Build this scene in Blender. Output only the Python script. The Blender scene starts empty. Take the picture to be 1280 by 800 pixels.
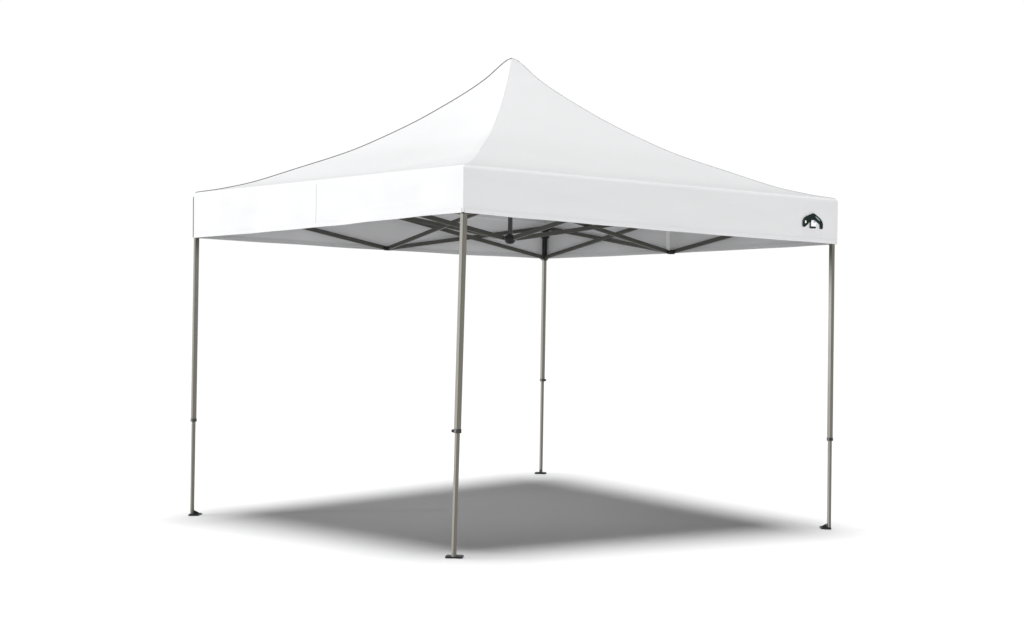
import bpy, bmesh, math, random
from mathutils import Vector, Matrix, noise
random.seed(4)
S = bpy.context.scene
C = S.collection

# ------------------------------------------------------------------ materials
def mat(name):
    m = bpy.data.materials.new(name); m.use_nodes = True
    nt = m.node_tree; nt.nodes.clear()
    out = nt.nodes.new('ShaderNodeOutputMaterial')
    return m, nt, out

def fabric(name, col, trans, bump=0.25):
    m, nt, out = mat(name)
    N, L = nt.nodes, nt.links
    tc = N.new('ShaderNodeTexCoord')
    n1 = N.new('ShaderNodeTexNoise'); n1.inputs['Scale'].default_value = 2.2; n1.inputs['Detail'].default_value = 5
    mp = N.new('ShaderNodeMapping'); mp.inputs['Scale'].default_value = (1, 1, 2.4)
    L.new(tc.outputs['Object'], mp.inputs['Vector']); L.new(mp.outputs['Vector'], n1.inputs['Vector'])
    n2 = N.new('ShaderNodeTexNoise'); n2.inputs['Scale'].default_value = 260; n2.inputs['Detail'].default_value = 2
    L.new(tc.outputs['Object'], n2.inputs['Vector'])
    cr = N.new('ShaderNodeMapRange'); cr.inputs['To Min'].default_value = 0.985; cr.inputs['To Max'].default_value = 1.015
    L.new(n1.outputs['Fac'], cr.inputs['Value'])
    mul = N.new('ShaderNodeVectorMath'); mul.operation = 'SCALE'; mul.inputs[0].default_value = col
    L.new(cr.outputs['Result'], mul.inputs['Scale'])
    b1 = N.new('ShaderNodeBump'); b1.inputs['Strength'].default_value = bump; b1.inputs['Distance'].default_value = 0.02
    L.new(n1.outputs['Fac'], b1.inputs['Height'])
    b2 = N.new('ShaderNodeBump'); b2.inputs['Strength'].default_value = 0.08; b2.inputs['Distance'].default_value = 0.0006
    L.new(n2.outputs['Fac'], b2.inputs['Height']); L.new(b1.outputs['Normal'], b2.inputs['Normal'])
    p = N.new('ShaderNodeBsdfPrincipled')
    p.inputs['Roughness'].default_value = 0.72; p.inputs['Specular IOR Level'].default_value = 0.15
    L.new(mul.outputs[0], p.inputs['Base Color']); L.new(b2.outputs['Normal'], p.inputs['Normal'])
    t = N.new('ShaderNodeBsdfTranslucent'); L.new(mul.outputs[0], t.inputs['Color']); L.new(b2.outputs['Normal'], t.inputs['Normal'])
    mx = N.new('ShaderNodeMixShader'); mx.inputs['Fac'].default_value = trans
    L.new(p.outputs[0], mx.inputs[1]); L.new(t.outputs[0], mx.inputs[2]); L.new(mx.outputs[0], out.inputs['Surface'])
    return m

def solid(name, col, rough=0.5, metal=0.0, spec=0.5, var=0.12, scale=14.0):
    m, nt, out = mat(name)
    N, L = nt.nodes, nt.links
    tc = N.new('ShaderNodeTexCoord')
    mp = N.new('ShaderNodeMapping'); mp.inputs['Scale'].default_value = (1, 1, 0.2)
    n1 = N.new('ShaderNodeTexNoise'); n1.inputs['Scale'].default_value = scale; n1.inputs['Detail'].default_value = 6
    L.new(tc.outputs['Object'], mp.inputs['Vector']); L.new(mp.outputs['Vector'], n1.inputs['Vector'])
    cr = N.new('ShaderNodeMapRange'); cr.inputs['To Min'].default_value = 1 - var; cr.inputs['To Max'].default_value = 1 + var
    L.new(n1.outputs['Fac'], cr.inputs['Value'])
    mul = N.new('ShaderNodeVectorMath'); mul.operation = 'SCALE'; mul.inputs[0].default_value = col
    L.new(cr.outputs['Result'], mul.inputs['Scale'])
    rr = N.new('ShaderNodeMapRange'); rr.inputs['To Min'].default_value = max(0.05, rough - 0.1); rr.inputs['To Max'].default_value = rough + 0.1
    L.new(n1.outputs['Fac'], rr.inputs['Value'])
    p = N.new('ShaderNodeBsdfPrincipled'); p.inputs['Metallic'].default_value = metal
    p.inputs['Specular IOR Level'].default_value = spec
    L.new(mul.outputs[0], p.inputs['Base Color']); L.new(rr.outputs['Result'], p.inputs['Roughness'])
    L.new(p.outputs[0], out.inputs['Surface'])
    return m

M_FAB = fabric('white_polyester', (0.570, 0.572, 0.577), 0.07)
M_HEM = fabric('white_hem', (0.565, 0.567, 0.572), 0.06, 0.15)
M_STRAP = fabric('white_webbing', (0.80, 0.80, 0.80), 0.30, 0.05)
M_SEAM_SHADE = solid('shaded_seam_grey', (0.16, 0.16, 0.16), 0.8, spec=0.1, var=0.25, scale=5)  # dark grey stands in for the shaded side of the left hip seam
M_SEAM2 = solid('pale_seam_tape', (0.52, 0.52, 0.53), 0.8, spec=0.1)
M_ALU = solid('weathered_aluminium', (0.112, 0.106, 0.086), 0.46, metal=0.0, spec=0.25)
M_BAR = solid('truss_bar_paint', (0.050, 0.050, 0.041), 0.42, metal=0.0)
M_BLK = solid('black_nylon', (0.014, 0.014, 0.014), 0.5, spec=0.35)
M_INK = solid('dark_green_ink', (0.008, 0.016, 0.014), 0.7, spec=0.06, scale=40)
M_TEAL = solid("grey_green_ink", (0.20, 0.27, 0.25), 0.6, scale=40)
M_BLUE = solid('blue_ink', (0.22, 0.25, 0.42), 0.6, scale=40)
M_WHITE = solid('white_ink', (0.8, 0.8, 0.8), 0.6, var=0.03)
M_GROUND = solid('white_floor', (0.80, 0.80, 0.805), 0.9, spec=0.05, var=0.012, scale=0.7)

# ------------------------------------------------------------------ helpers
def link(name, bm, m, parent=None, smooth=False):
    bmesh.ops.recalc_face_normals(bm, faces=bm.faces)
    me = bpy.data.meshes.new(name); bm.to_mesh(me); bm.free()
    me.materials.append(m)
    if smooth:
        for p in me.polygons: p.use_smooth = True
    o = bpy.data.objects.new(name, me); C.objects.link(o)
    if parent: o.parent = parent
    return o

def prism(bm, a, b, prof_a, prof_b, xa, ya, caps=True):
    """loft profile (list of 2d) from a to b, axes xa, ya"""
    ra = [bm.verts.new(a + xa * p[0] + ya * p[1]) for p in prof_a]
    rb = [bm.verts.new(b + xa * p[0] + ya * p[1]) for p in prof_b]
    n = len(ra)
    for i in range(n): bm.faces.new((ra[i], ra[(i + 1) % n], rb[(i + 1) % n], rb[i]))
    if caps: bm.faces.new(ra); bm.faces.new(rb[::-1])

def rect(w, h, c=0.0):
    w /= 2; h /= 2
    if c <= 0: return [(-w, -h), (w, -h), (w, h), (-w, h)]
    return [(-w + c, -h), (w - c, -h), (w, -h + c), (w, h - c), (w - c, h), (-w + c, h), (-w, h - c), (-w, -h + c)]

def frame_axes(d, side):
    d = d.normalized(); y = (Vector((0, 0, 1)) - d * d.z).normalized() if abs(d.z) < 0.9 else None
    return d, y

def bar(bm, a, b, w, h, c=0.0025):
    """rectangular tube a->b, h is the vertical-ish dimension"""
    d = (b - a).normalized(); up = Vector((0, 0, 1)); s = d.cross(up).normalized(); u = s.cross(d)
    pr = rect(w, h, c); prism(bm, a, b, pr, pr, s, u)

def tube(bm, pts, r, n=8):
    rings = []
    for i, p in enumerate(pts):
        d = (pts[min(i + 1, len(pts) - 1)] - pts[max(i - 1, 0)]).normalized()
        ref = Vector((0, 0, 1)) if abs(d.z) < 0.9 else Vector((1, 0, 0))
        s = d.cross(ref).normalized(); u = s.cross(d)
        rings.append([bm.verts.new(p + s * math.cos(t) * r + u * math.sin(t) * r) for t in [2 * math.pi * k / n for k in range(n)]])
    for i in range(len(rings) - 1):
        for k in range(n): bm.faces.new((rings[i][k], rings[i][(k + 1) % n], rings[i + 1][(k + 1) % n], rings[i + 1][k]))
    bm.faces.new(rings[0]); bm.faces.new(rings[-1][::-1])

def lathe(bm, c, prof, n=20):
    rings = []
    for r, z in prof:
        rings.append([bm.verts.new(c + Vector((max(r, 1e-4) * math.cos(2 * math.pi * k / n), max(r, 1e-4) * math.sin(2 * math.pi * k / n), z))) for k in range(n)])
    for i in range(len(rings) - 1):
        for k in range(n): bm.faces.new((rings[i][k], rings[i][(k + 1) % n], rings[i + 1][(k + 1) % n], rings[i + 1][k]))
    bm.faces.new(rings[0]); bm.faces.new(rings[-1][::-1])

# ------------------------------------------------------------------ measured corners (left, front, right, back)
FOOT = [Vector(v) for v in [(-2.1207, -0.0257, 0), (-0.0103, -2.0985, 0), (2.1101, -0.0226, 0), (0.0025, 2.1465, 0)]]
BOT = [Vector(v) for v in [(-2.131, -0.0032, 1.8087), (0.0219, -2.1153, 1.8195), (2.134, -0.0022, 1.8031), (0.0161, 2.1259, 1.7978)]]
TOP = [Vector(v) for v in [(-2.131, -0.0032, 2.1068), (0.0219, -2.1153, 2.0611), (2.134, -0.0022, 2.0924), (0.0161, 2.1259, 2.0853)]]
PEAK_Z = 3.0006
COLLAR = [0.589, 0.695, 0.537, 0.818]

def ground_z(x, y):
    r = math.hypot(x, y); k = 2.12
    g = math.exp(-(r / 3.5) ** 4) / math.exp(-(k / 3.5) ** 4)
    return g * (0.0486 * (y * y - x * x) / (k * k) + 0.0115 * y / k + 0.0016 * x / k)

# ------------------------------------------------------------------ ground
bm = bmesh.new()
def axis():
    v = [i * 0.25 for i in range(-24, 25)]
    s, d = 6.0, 0.5
    while s < 90: s += d; d *= 1.35; v += [s, -s]
    return sorted(v)
ax = axis()
gv = [[bm.verts.new((x, y, ground_z(x, y))) for x in ax] for y in ax]
for j in range(len(ax) - 1):
    for i in range(len(ax) - 1): bm.faces.new((gv[j][i], gv[j][i + 1], gv[j + 1][i + 1], gv[j + 1][i]))
g = link('ground', bm, M_GROUND, smooth=True); g['kind'] = 'structure'

# ------------------------------------------------------------------ tent
tent = bpy.data.objects.new('canopy_tent', None); C.objects.link(tent)
tent['label'] = 'white square pop-up canopy tent with a pointed peak, standing on four slim metal legs'
tent['category'] = 'canopy tent'

# ridge profile: (t from corner to peak, rise above edge)
PROF = [(0, 0), (0.05, 0.016), (0.09, 0.030), (0.19, 0.078), (0.325, 0.170), (0.49, 0.287), (0.59, 0.378), (0.70, 0.492), (0.78, 0.588),
        (0.86, 0.692), (0.92, 0.782), (0.955, 0.850), (0.97, 0.879), (0.985, 0.904), (1.0, 0.916)]
def hprof(t):
    # monotone cubic (Catmull style) interpolation
    P = PROF
    for i in range(len(P) - 1):
        if t <= P[i + 1][0]: break
    x0, y0 = P[i]; x1, y1 = P[i + 1]
    def sl(k):
        if k == 0: return (P[1][1] - P[0][1]) / (P[1][0] - P[0][0])
        if k == len(P) - 1: return 0.0
        return (P[k + 1][1] - P[k - 1][1]) / (P[k + 1][0] - P[k - 1][0])
    h = x1 - x0; u = (t - x0) / h; m0, m1 = sl(i) * h, sl(i + 1) * h
    return (2*u**3 - 3*u*u + 1) * y0 + (u**3 - 2*u*u + u) * m0 + (-2*u**3 + 3*u*u) * y1 + (u**3 - u*u) * m1

APEX = Vector((0.0, 0.0, 0.0))
def roof_point(i, t, s):
    """side i runs from corner i to corner i+1; s in 0..1 along it; t 0 at the edge, 1 at the peak"""
    a, b = TOP[i], TOP[(i + 1) % 4]
    e = a.lerp(b, s)
    x, y = e.x * (1 - t), e.y * (1 - t)
    ez = e.z * (1 - t) + (PEAK_Z - 0.916) * t
    z = ez + hprof(t)
    mid = 4 * s * (1 - s)
    # cloth pulled in a little between ridges, rounded peak
    sag = -0.022 * mid * math.sin(math.pi * min(1, t * 1.15)) ** 1.0 if t < 0.87 else 0
    # soft tension folds
    f = noise.noise(Vector((x * 0.9, y * 0.9, 3.1))) * 0.018 * math.sin(math.pi * t)
    if i in (0, 1):
        sc = s if i == 0 else 1 - s     # toward the front corner
        f += 0.0085 * math.sin((t * 38 + (1 - sc) * 6 + 1.5 * noise.noise(Vector((x * 1.3, y * 1.3, 0.5))))) * sc ** 2 * max(0, 0.35 - t) / 0.35 * (1 if i == 0 else 0.45)
    n = Vector((e.x, e.y, 0)).normalized()
    w = min(1, t * 12) * min(1, min(s, 1 - s) * 14)
    return Vector((x, y, z + (sag + f) * w))

R0 = 0.016   # rounding where roof turns down into the valance
bm = bmesh.new()
NT, NS = 72, 60
for i in range(4):
    grid = []
    for a in range(NT + 1):
        t = 0.008 + (0.992) * (a / NT)
        row = []
        for b in range(NS + 1):
            s = b / NS
            row.append(bm.verts.new(roof_point(i, t, s)))
        grid.append(row)
    for a in range(NT):
        for b in range(NS):
            if a == NT - 1: 
                continue
            bm.faces.new((grid[a][b], grid[a][b + 1], grid[a + 1][b + 1], grid[a + 1][b]))
    # close the tip
    top = grid[NT - 1]
    apex = bm.verts.new(roof_point(i, 1.0, 0.5))
    for b in range(NS): bm.faces.new((top[b], top[b + 1], apex))
loose = [v for v in bm.verts if not v.link_faces]
for v in loose: bm.verts.remove(v)
roof = link('roof', bm, M_FAB, tent, smooth=True)

# valances: one panel of cloth hanging from each edge
def valance(i):
    a0, b0 = TOP[i], TOP[(i + 1) % 4]; a1, b1 = BOT[i], BOT[(i + 1) % 4]
    ed = (b0 - a0); ed.z = 0; ed.normalize(); out = Vector((ed.y, -ed.x, 0))
    if out.dot(a0 + b0) < 0: out = -out
    def pt(s, v, off=0.0):
        # v 0 top .. 1 bottom
        top = a0.lerp(b0, s); bot = a1.lerp(b1, s)
        edge_t = roof_point(i, 0.008, s)
        if v < 0.06:
            q = v / 0.06; ang = q * math.pi / 2
            p = edge_t.lerp(top + (bot - top) * 0.06, q)
            p = p + Vector((0, 0, 0.004)) * math.sin(math.pi * q)
        else: p = top.lerp(bot, v)
        env = min(1, min(s, 1 - s) * 8) * min(1, v * 3)
        wav = 0.010 * noise.noise(Vector((s * 5 + i * 7.3, v * 0.7, i * 3.0))) + 0.005 * noise.noise(Vector((s * 13 + i * 2.1, v * 1.6, 5.0)))
        sagz = -0.006 * math.sin(math.pi * s) * v + 0.0035 * noise.noise(Vector((s * 6, i * 9.0, 1.0))) * v
        if i == 0 and s > 0.6:   # the hem curls outward toward the front corner
            q = (s - 0.6) / 0.4
            wav += 0.022 * math.sin(math.pi * q) * max(0, (v - 0.72) / 0.28)
        return p + out * (wav * env + off) + Vector((0, 0, sagz * min(1, min(s, 1 - s) * 8)))
    bm = bmesh.new(); NSV, NV = 110, 26
    vs = [0, 0.02, 0.04, 0.06] + [0.06 + 0.94 * (k / NV) for k in range(1, NV + 1)]
    gr = [[bm.verts.new(pt(b / NSV, v)) for b in range(NSV + 1)] for v in vs]
    for r in range(len(vs) - 1):
        for b in range(NSV): bm.faces.new((gr[r][b], gr[r][b + 1], gr[r + 1][b + 1], gr[r + 1][b]))
    v = link('valance', bm, M_FAB, tent, smooth=True)
    # hem: doubled band folded round the lower edge
    bm = bmesh.new()
    ring = []
    for b in range(NSV + 1):
        s = 0.003 + 0.994 * b / NSV
        ring.append([bm.verts.new(pt(s, 0.91, 0.0018)), bm.verts.new(pt(s, 1.0, 0.0022)), bm.verts.new(pt(s, 1.0, 0.0022) + Vector((0, 0, -0.003)) - out * 0.0022),
                     bm.verts.new(pt(s, 1.0, -0.0022)), bm.verts.new(pt(s, 0.91, -0.0018))])
    for b in range(NSV):
        for k in range(4): bm.faces.new((ring[b][k], ring[b + 1][k], ring[b + 1][k + 1], ring[b][k + 1]))
    link('hem', bm, M_HEM, v, smooth=True)
    return v, pt, ed, out
VAL = [valance(i) for i in range(4)]

# vertical join in the cloth of the left-hand valance
def vseam(i, s, m, w=0.0022, v0=0.04, v1=0.995):
    v, pt, ed, out = VAL[i]
    bm = bmesh.new()
    L = [pt(s, v0 + (v1 - v0) * k / 12, 0.0012) for k in range(13)]
    tube(bm, L, w * 0.5, 6); link('seam', bm, m, v, smooth=True)
vseam(0, 0.522, M_HEM, w=0.0010)

# piping sewn along the four hips, and down the corners
def hip(i, r, m, t0=0.0, down=False, lift=0.0):
    pts = []
    if down:
        for k in range(10, 0, -1):
            p = TOP[i].lerp(BOT[i], k / 10); rad = Vector((p.x, p.y, 0)).normalized()
            pts.append(p + rad * 0.0005)
    for k in range(0, 61):
        t = t0 + (0.999 - t0) * k / 60
        p = roof_point(i, max(t, 0.008), 0.0)
        pts.append(p + Vector((0, 0, lift)))
    bm = bmesh.new(); tube(bm, pts, r, 8); return link('piping', bm, m, tent, smooth=True)
hip(0, 0.0034, M_SEAM_SHADE, down=True, lift=0.002)  # seam shade put into the colour, darker than the other hips
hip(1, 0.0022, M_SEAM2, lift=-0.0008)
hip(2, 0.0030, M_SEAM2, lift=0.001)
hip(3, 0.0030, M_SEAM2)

# ---- emblem printed on the right end of the front-right valance
v, pt, ed, out = VAL[1]     # front -> right
base = BOT[2]
def emblem(name, poly, m, off, parent, holes=()):
    bm = bmesh.new()
    def mk(P, o): return [bm.verts.new(base - ed * x + Vector((0, 0, y)) + out * o) for x, y in P]
    vs = mk(poly, off); es = [bm.edges.new((vs[k], vs[(k + 1) % len(vs)])) for k in range(len(vs))]
    bmesh.ops.triangle_fill(bm, edges=es, use_beauty=True)
    r = bmesh.ops.extrude_face_region(bm, geom=list(bm.faces))
    bmesh.ops.translate(bm, vec=-out * 0.0009, verts=[q for q in r['geom'] if isinstance(q, bmesh.types.BMVert)])
    return link(name, bm, m, parent)
ARCH = [(0.3511, 0.1016), (0.3496, 0.1273), (0.3392, 0.1449), (0.3179, 0.159), (0.2833, 0.1711), (0.2486, 0.1833), (0.2175, 0.1695), (0.1862, 0.1542), (0.1635, 0.1355), (0.1563, 0.1158), (0.1579, 0.0927), (0.1645, 0.0862), (0.171, 0.0847), (0.1790, 0.0860), (0.1845, 0.0897), (0.185, 0.1112), (0.1986, 0.1219), (0.2254, 0.1347), (0.2519, 0.1416), (0.2694, 0.1377), (0.2744, 0.1289), (0.2749, 0.0975), (0.2332, 0.0984), (0.2243, 0.0946), (0.2285, 0.0873), (0.2767, 0.0845), (0.2813, 0.0914), (0.2829, 0.1198), (0.2931, 0.1249), (0.2993, 0.1132), (0.3164, 0.1008), (0.3356, 0.0898), (0.3487, 0.0933)]
HOLE = [(0.3354, 0.1309), (0.3269, 0.1371), (0.3194, 0.1319), (0.319, 0.1163), (0.3275, 0.1115), (0.335, 0.1168)]
GLINT = [(0.2415, 0.1637), (0.2306, 0.1644), (0.1993, 0.1491), (0.1812, 0.1344), (0.1878, 0.134), (0.2124, 0.1455)]
BLUE = [(0.2516, 0.1288), (0.2385, 0.1324), (0.2296, 0.1258), (0.2426, 0.1208)]
SHEET = [(0.2693, 0.1349), (0.2474, 0.1376), (0.2163, 0.1237), (0.2247, 0.1089), (0.2355, 0.0997), (0.2718, 0.0982), (0.2726, 0.1261)]
em = emblem('emblem', ARCH, M_INK, 0.0095, tent)
em['label'] = 'small dark arched emblem on the right end of the white valance'
def shrink(P, k):
    cx = sum(p[0] for p in P) / len(P); cy = sum(p[1] for p in P) / len(P)
    return [(cx + (x - cx) * k, cy + (y - cy) * k) for x, y in P]
emblem('emblem_detail', shrink(HOLE, 0.75), M_WHITE, 0.0108, em)
emblem('emblem_detail', shrink(GLINT, 0.85), M_TEAL, 0.0108, em)
emblem('emblem_detail', shrink(SHEET, 0.92), M_WHITE, 0.0085, em)
emblem('emblem_detail', BLUE, M_BLUE, 0.0108, em)

# ---- legs
Z_LO = 1.800; Z_HI = 2.068
INSET = [0.0225, 0.032, 0.034, 0.034]
LEGXY = []
for i in range(4):
    f = FOOT[i].copy(); f.z = ground_z(f.x, f.y)
    b = BOT[i].copy(); rad = Vector((b.x, b.y, 0)).normalized(); b = b - rad * INSET[i]
    d = (b - f) / (b.z - f.z)
    at = lambda z, f=f, d=d: f + d * (z - f.z)
    tan = Vector((-rad.y, rad.x, 0))
    x = (rad + tan).normalized(); y = (rad - tan).normalized()     # tube faces parallel to the sides of the tent
    LEGXY.append((at, rad, tan))
    zt = TOP[i].z - 0.050; zc = COLLAR[i]
    bm = bmesh.new(); pr = rect(0.0280, 0.0280, 0.0022); prism(bm, at(zc), at(zt), pr, pr, x, y)
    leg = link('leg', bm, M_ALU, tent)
    bm = bmesh.new(); pr = rect(0.0205, 0.0205, 0.0018); prism(bm, at(f.z + 0.008), at(zc - 0.004), pr, pr, x, y)
    link('lower_leg', bm, M_ALU, leg)
    # collar with push button
    bm = bmesh.new(); pr = rect(0.034, 0.034, 0.005); prism(bm, at(zc - 0.011), at(zc + 0.010), pr, pr, x, y)
    bmesh.ops.bevel(bm, geom=list(bm.edges), offset=0.0012, segments=1, affect='EDGES')
    c = at(zc) 
    for dr in (-tan, ):
        pa = c + dr * 0.020; pb = c + dr * 0.030
        tube(bm, [pa, pa.lerp(pb, .8), pb], 0.008, 10)
    link('collar', bm, M_BLK, leg)
    # foot plate, reaching inward, with gusset
    bm = bmesh.new()
    c = Vector((f.x, f.y, f.z)) - rad * 0.022
    th = 0.009
    pl = [(-0.034, -0.040), (-0.026, -0.046), (0.026, -0.046), (0.034, -0.040), (0.036, 0.040), (0.028, 0.046), (-0.028, 0.046), (-0.036, 0.040)]
    zz = max(ground_z(c.x + rad.x * u + tan.x * w, c.y + rad.y * u + tan.y * w) for u, w in pl) + 0.0006
    prism(bm, Vector((c.x, c.y, zz)), Vector((c.x, c.y, zz + th)), pl, [(u * .95, w * .96) for u, w in pl], rad, tan)
    link('foot_plate', bm, M_BLK, leg)
    bm = bmesh.new()
    p0 = Vector((f.x, f.y, zz + th)) - rad * 0.015
    tri = [(0, 0), (0, 0.022), (-0.030, 0.006), (-0.034, 0)]
    prism(bm, p0 - tan * 0.008, p0 + tan * 0.008, tri, tri, rad, Vector((0, 0, 1)))
    link('foot_gusset', bm, M_BLK, leg)
    # slider that carries the lower truss bars
    zs = Z_LO if i else Z_LO + 0.008
    bm = bmesh.new(); pr = rect(0.042, 0.042, 0.006) if i == 3 else rect(0.030, 0.030, 0.004)
    zl = {0: 0.013, 1: 0.013, 2: 0.016, 3: -0.020}[i]
    prism(bm, at(zs + zl), at(zs + zl + 0.045), pr, pr, x, y)
    for dv in (x, y):
        q = at(zs + zl + 0.022) - dv * 0.030
        prism(bm, q - Vector((0, 0, 0.014)), q + Vector((0, 0, 0.014)), rect(0.026, 0.020, 0.004), rect(0.026, 0.020, 0.004), dv, Vector((-dv.y, dv.x, 0)))
    link('slider', bm, M_BLK, leg)
    bm = bmesh.new(); pr = rect(0.0295, 0.0295, 0.004)
    prism(bm, at(zt - 0.030), at(zt + 0.004), pr, pr, x, y)
    for dv in (x, y):
        q = at(zt - 0.014) - dv * 0.028
        prism(bm, q - Vector((0, 0, 0.012)), q + Vector((0, 0, 0.012)), rect(0.026, 0.018, 0.003), rect(0.026, 0.018, 0.003), dv, Vector((-dv.y, dv.x, 0)))
    link('corner_bracket', bm, M_BLK, leg)
    if i == 3:   # inner sleeve of the back leg seen under the cloth
        bm = bmesh.new(); pr = rect(0.0290, 0.0290, 0.003); prism(bm, at(Z_LO + 0.026), at(Z_LO + 0.16), pr, pr, x, y)
        link('sleeve', bm, M_BLK, leg)
        bm = bmesh.new(); pr = rect(0.040, 0.040, 0.004); prism(bm, at(Z_LO + 0.155), at(Z_LO + 0.175), pr, pr, x, y)
        q = at(Z_LO + 0.165) + Vector((0.025, 0, -0.004)); prism(bm, q, q + Vector((0, 0, 0.014)), rect(0.02, 0.016, 0.003), rect(0.02, 0.016, 0.003), Vector((1, 0, 0)), Vector((0, 1, 0)))
        link('latch', bm, M_BLK, leg)

# ---- scissor truss
BW, BH = 0.014, 0.029
def crossbar(a, b, side):
    d = (b - a); n = Vector((d.y, -d.x, 0)).normalized() * side * 0.0085
    bm = bmesh.new()
    L = d.length; u = d / L
    bar(bm, a + u * 0.018 + n, b - u * 0.018 + n, BW, BH)
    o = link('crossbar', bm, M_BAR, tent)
    bm = bmesh.new()
    bm.free()
    for p in (a + u * 0.024 + n, b - u * 0.024 + n):       # rivets at both ends
        bm = bmesh.new(); nn = n.normalized(); tube(bm, [p - nn * 0.0095, p + nn * 0.0095], 0.0045, 8)
        link('rivet', bm, M_BLK, o)
def joint(p, dirs):
    bm = bmesh.new(); pr = rect(0.042, 0.042, 0.006)
    prism(bm, p - Vector((0, 0, 0.015)), p + Vector((0, 0, 0.015)), pr, pr, dirs[0], dirs[1])
    for d in (dirs[0], -dirs[0], dirs[2]):
        q = p + d * 0.022; e = Vector((-d.y, d.x, 0))
        prism(bm, q - Vector((0, 0, 0.011)), q + Vector((0, 0, 0.011)), rect(0.024, 0.026, 0.003), rect(0.024, 0.026, 0.003), d, e)
    bmesh.ops.bevel(bm, geom=list(bm.edges), offset=0.001, segments=1, affect='EDGES')
    link('joint', bm, M_BLK, tent)
HUB_Z = 1.820
MIDLO = {0: 1.835, 1: 1.835, 2: 1.798, 3: 1.806}
for i in range(4):
    j = (i + 1) % 4
    ati, radi, _ = LEGXY[i]; atj, radj, _ = LEGXY[j]
    A0 = ati(Z_LO + (0.02 if i != 3 else 0)); A1 = ati(TOP[i].z - 0.044)
    B0 = atj(Z_LO + (0.02 if j != 3 else 0)); B1 = atj(TOP[j].z - 0.044)
    inn = -VAL[i][3] * 0.018
    m = (A0 + B0) / 2 + inn
    mlo = Vector((m.x, m.y, MIDLO[i])); mhi = Vector((m.x, m.y, Z_HI - 0.012))
    crossbar(A1, mlo, 1); crossbar(A0, mhi, -1)
    crossbar(mlo, B1, 1); crossbar(mhi, B0, -1)
    ed = VAL[i][2]; out = VAL[i][3]
    joint(mlo, (ed, out, -out)); joint(mhi, (ed, out, -out))
    clo = Vector((0, 0, HUB_Z)) + (out * 0.03); chi = Vector((0, 0, Z_HI)) + out * 0.03
    crossbar(mlo - out * 0.02, chi, 1); crossbar(mhi - out * 0.02, clo, -1)
# centre post with its hubs
bm = bmesh.new(); pr = rect(0.028, 0.028, 0.004)
prism(bm, Vector((0, 0, HUB_Z + 0.01)), Vector((0, 0, PEAK_Z - 0.04)), pr, pr, Vector((1, 0, 0)), Vector((0, 1, 0)))
post = link('centre_post', bm, solid('dark_post_paint', (0.05, 0.05, 0.048), 0.45, metal=0.2), tent)
bm = bmesh.new(); lathe(bm, Vector((0, 0, HUB_Z)), [(0.0, -0.036), (0.018, -0.034), (0.032, -0.024), (0.038, -0.008), (0.038, 0.010), (0.030, 0.022), (0.018, 0.026)])
link('hub', bm, M_BLK, post, smooth=True)
bm = bmesh.new(); lathe(bm, Vector((0, 0, Z_HI)), [(0.018, -0.02), (0.036, -0.018), (0.036, 0.018), (0.018, 0.02)])
link('hub', bm, M_BLK, post)
bm = bmesh.new(); lathe(bm, Vector((0, 0, PEAK_Z - 0.05)), [(0.03, 0.0), (0.042, 0.004), (0.040, 0.018), (0.024, 0.030), (0.0, 0.034)])
link('peak_cap', bm, M_BLK, post, smooth=True)
# webbing straps holding the cloth to the back joints
def strap(i, w, x0):
    ed, out = VAL[i][2], VAL[i][3]
    ati = LEGXY[i][0]; atj = LEGXY[(i + 1) % 4][0]
    m = (ati(1.8) + atj(1.8)) / 2 - out * 0.046
    bm = bmesh.new(); pr0 = rect(w, 0.0018); pr1 = rect(w * 1.15, 0.0018)
    prism(bm, Vector((m.x, m.y, MIDLO[i] + 0.012)), Vector((m.x, m.y, 2.085)) + ed * x0, pr0, pr1, ed, out)
    link('strap', bm, M_STRAP, tent)
strap(2, 0.036, 0.018)

# ------------------------------------------------------------------ light
def sun(name, el, az, strength, ang, col=(1, 1, 1)):
    """az: compass direction the light comes FROM, degrees counter-clockwise from +x"""
    l = bpy.data.lights.new(name, 'SUN'); l.energy = strength; l.angle = math.radians(ang); l.color = col
    o = bpy.data.objects.new(name, l); C.objects.link(o)
    e, a = math.radians(el), math.radians(az)
    d = Vector((math.cos(e) * math.cos(a), math.cos(e) * math.sin(a), math.sin(e)))
    o.rotation_euler = d.to_track_quat('Z', 'Y').to_euler()
    o.location = d * 12
sun('overhead_softbox', 88.5, 90, 3.74, 26)
sun('key_lamp', 2.6, 186, 4.75, 4)
sun('added_fill', 1.6, -42, 2.35, 3)  # unseen source, added to brighten the front-right valance

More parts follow.
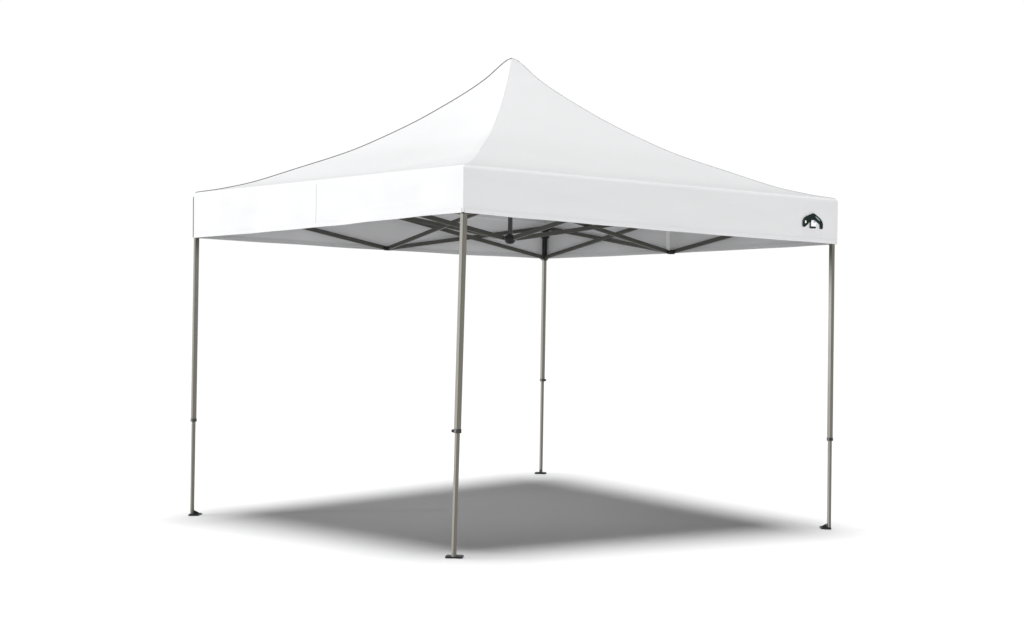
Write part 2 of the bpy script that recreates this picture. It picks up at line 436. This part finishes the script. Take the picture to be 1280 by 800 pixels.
w = bpy.data.worlds.new('World'); S.world = w; w.use_nodes = True
nt = w.node_tree; nt.nodes.clear(); N, L = nt.nodes, nt.links
out = N.new('ShaderNodeOutputWorld'); bg = N.new('ShaderNodeBackground')
tc = N.new('ShaderNodeTexCoord'); sx = N.new('ShaderNodeSeparateXYZ'); L.new(tc.outputs['Generated'], sx.inputs[0])
cr = N.new('ShaderNodeValToRGB')
E_ = cr.color_ramp.elements
E_[0].position = 0.0; E_[0].color = (1.0, 1.0, 1.0, 1)
E_[1].position = 0.60; E_[1].color = (0.03, 0.03, 0.03, 1)
a = cr.color_ramp.elements.new(0.24); a.color = (1.0, 1.0, 1.0, 1)
b = cr.color_ramp.elements.new(0.30); b.color = (0.04, 0.04, 0.04, 1)
L.new(sx.outputs['Z'], cr.inputs['Fac'])
# white studio backdrop stands behind the tent; world made dim behind the camera to deepen leg and underside shade
yr = N.new('ShaderNodeMapRange'); yr.interpolation_type = 'SMOOTHSTEP'
yr.inputs['From Min'].default_value = -0.25; yr.inputs['From Max'].default_value = 0.35
yr.inputs['To Min'].default_value = 0.12; yr.inputs['To Max'].default_value = 1.0
L.new(sx.outputs['Y'], yr.inputs['Value'])
vm = N.new('ShaderNodeVectorMath'); vm.operation = 'SCALE'
L.new(cr.outputs['Color'], vm.inputs[0]); L.new(yr.outputs['Result'], vm.inputs['Scale']); L.new(vm.outputs[0], bg.inputs['Color']); bg.inputs['Strength'].default_value = 1.02
L.new(bg.outputs[0], out.inputs['Surface'])

# ------------------------------------------------------------------ camera
cam = bpy.data.cameras.new('camera'); co = bpy.data.objects.new('camera', cam); C.objects.link(co); S.camera = co
yaw, pit, rol = -0.0698, -0.0264, 0.0129
f = Vector((math.sin(yaw) * math.cos(pit), math.cos(yaw) * math.cos(pit), math.sin(pit)))
rt = Vector((math.cos(yaw), -math.sin(yaw), 0)); up = rt.cross(f)
R = rt * math.cos(rol) + up * math.sin(rol); U = -rt * math.sin(rol) + up * math.cos(rol)
mw = Matrix((R, U, -f)).transposed().to_4x4(); mw.translation = Vector((1.1891, -9.4508, 1.2201))
co.matrix_world = mw
cam.sensor_width = 36; cam.lens = 1801.82 / 1280 * 36
cam.shift_x = -95.6 / 1280; cam.shift_y = 61.05 / 1280
cam.clip_start = 0.05; cam.clip_end = 500

S.render.engine = 'CYCLES'
S.cycles.max_bounces = 10; S.cycles.diffuse_bounces = 6; S.cycles.transmission_bounces = 6
S.view_settings.view_transform = 'Standard'; S.view_settings.look = 'None'
S.view_settings.exposure = 0; S.view_settings.gamma = 1
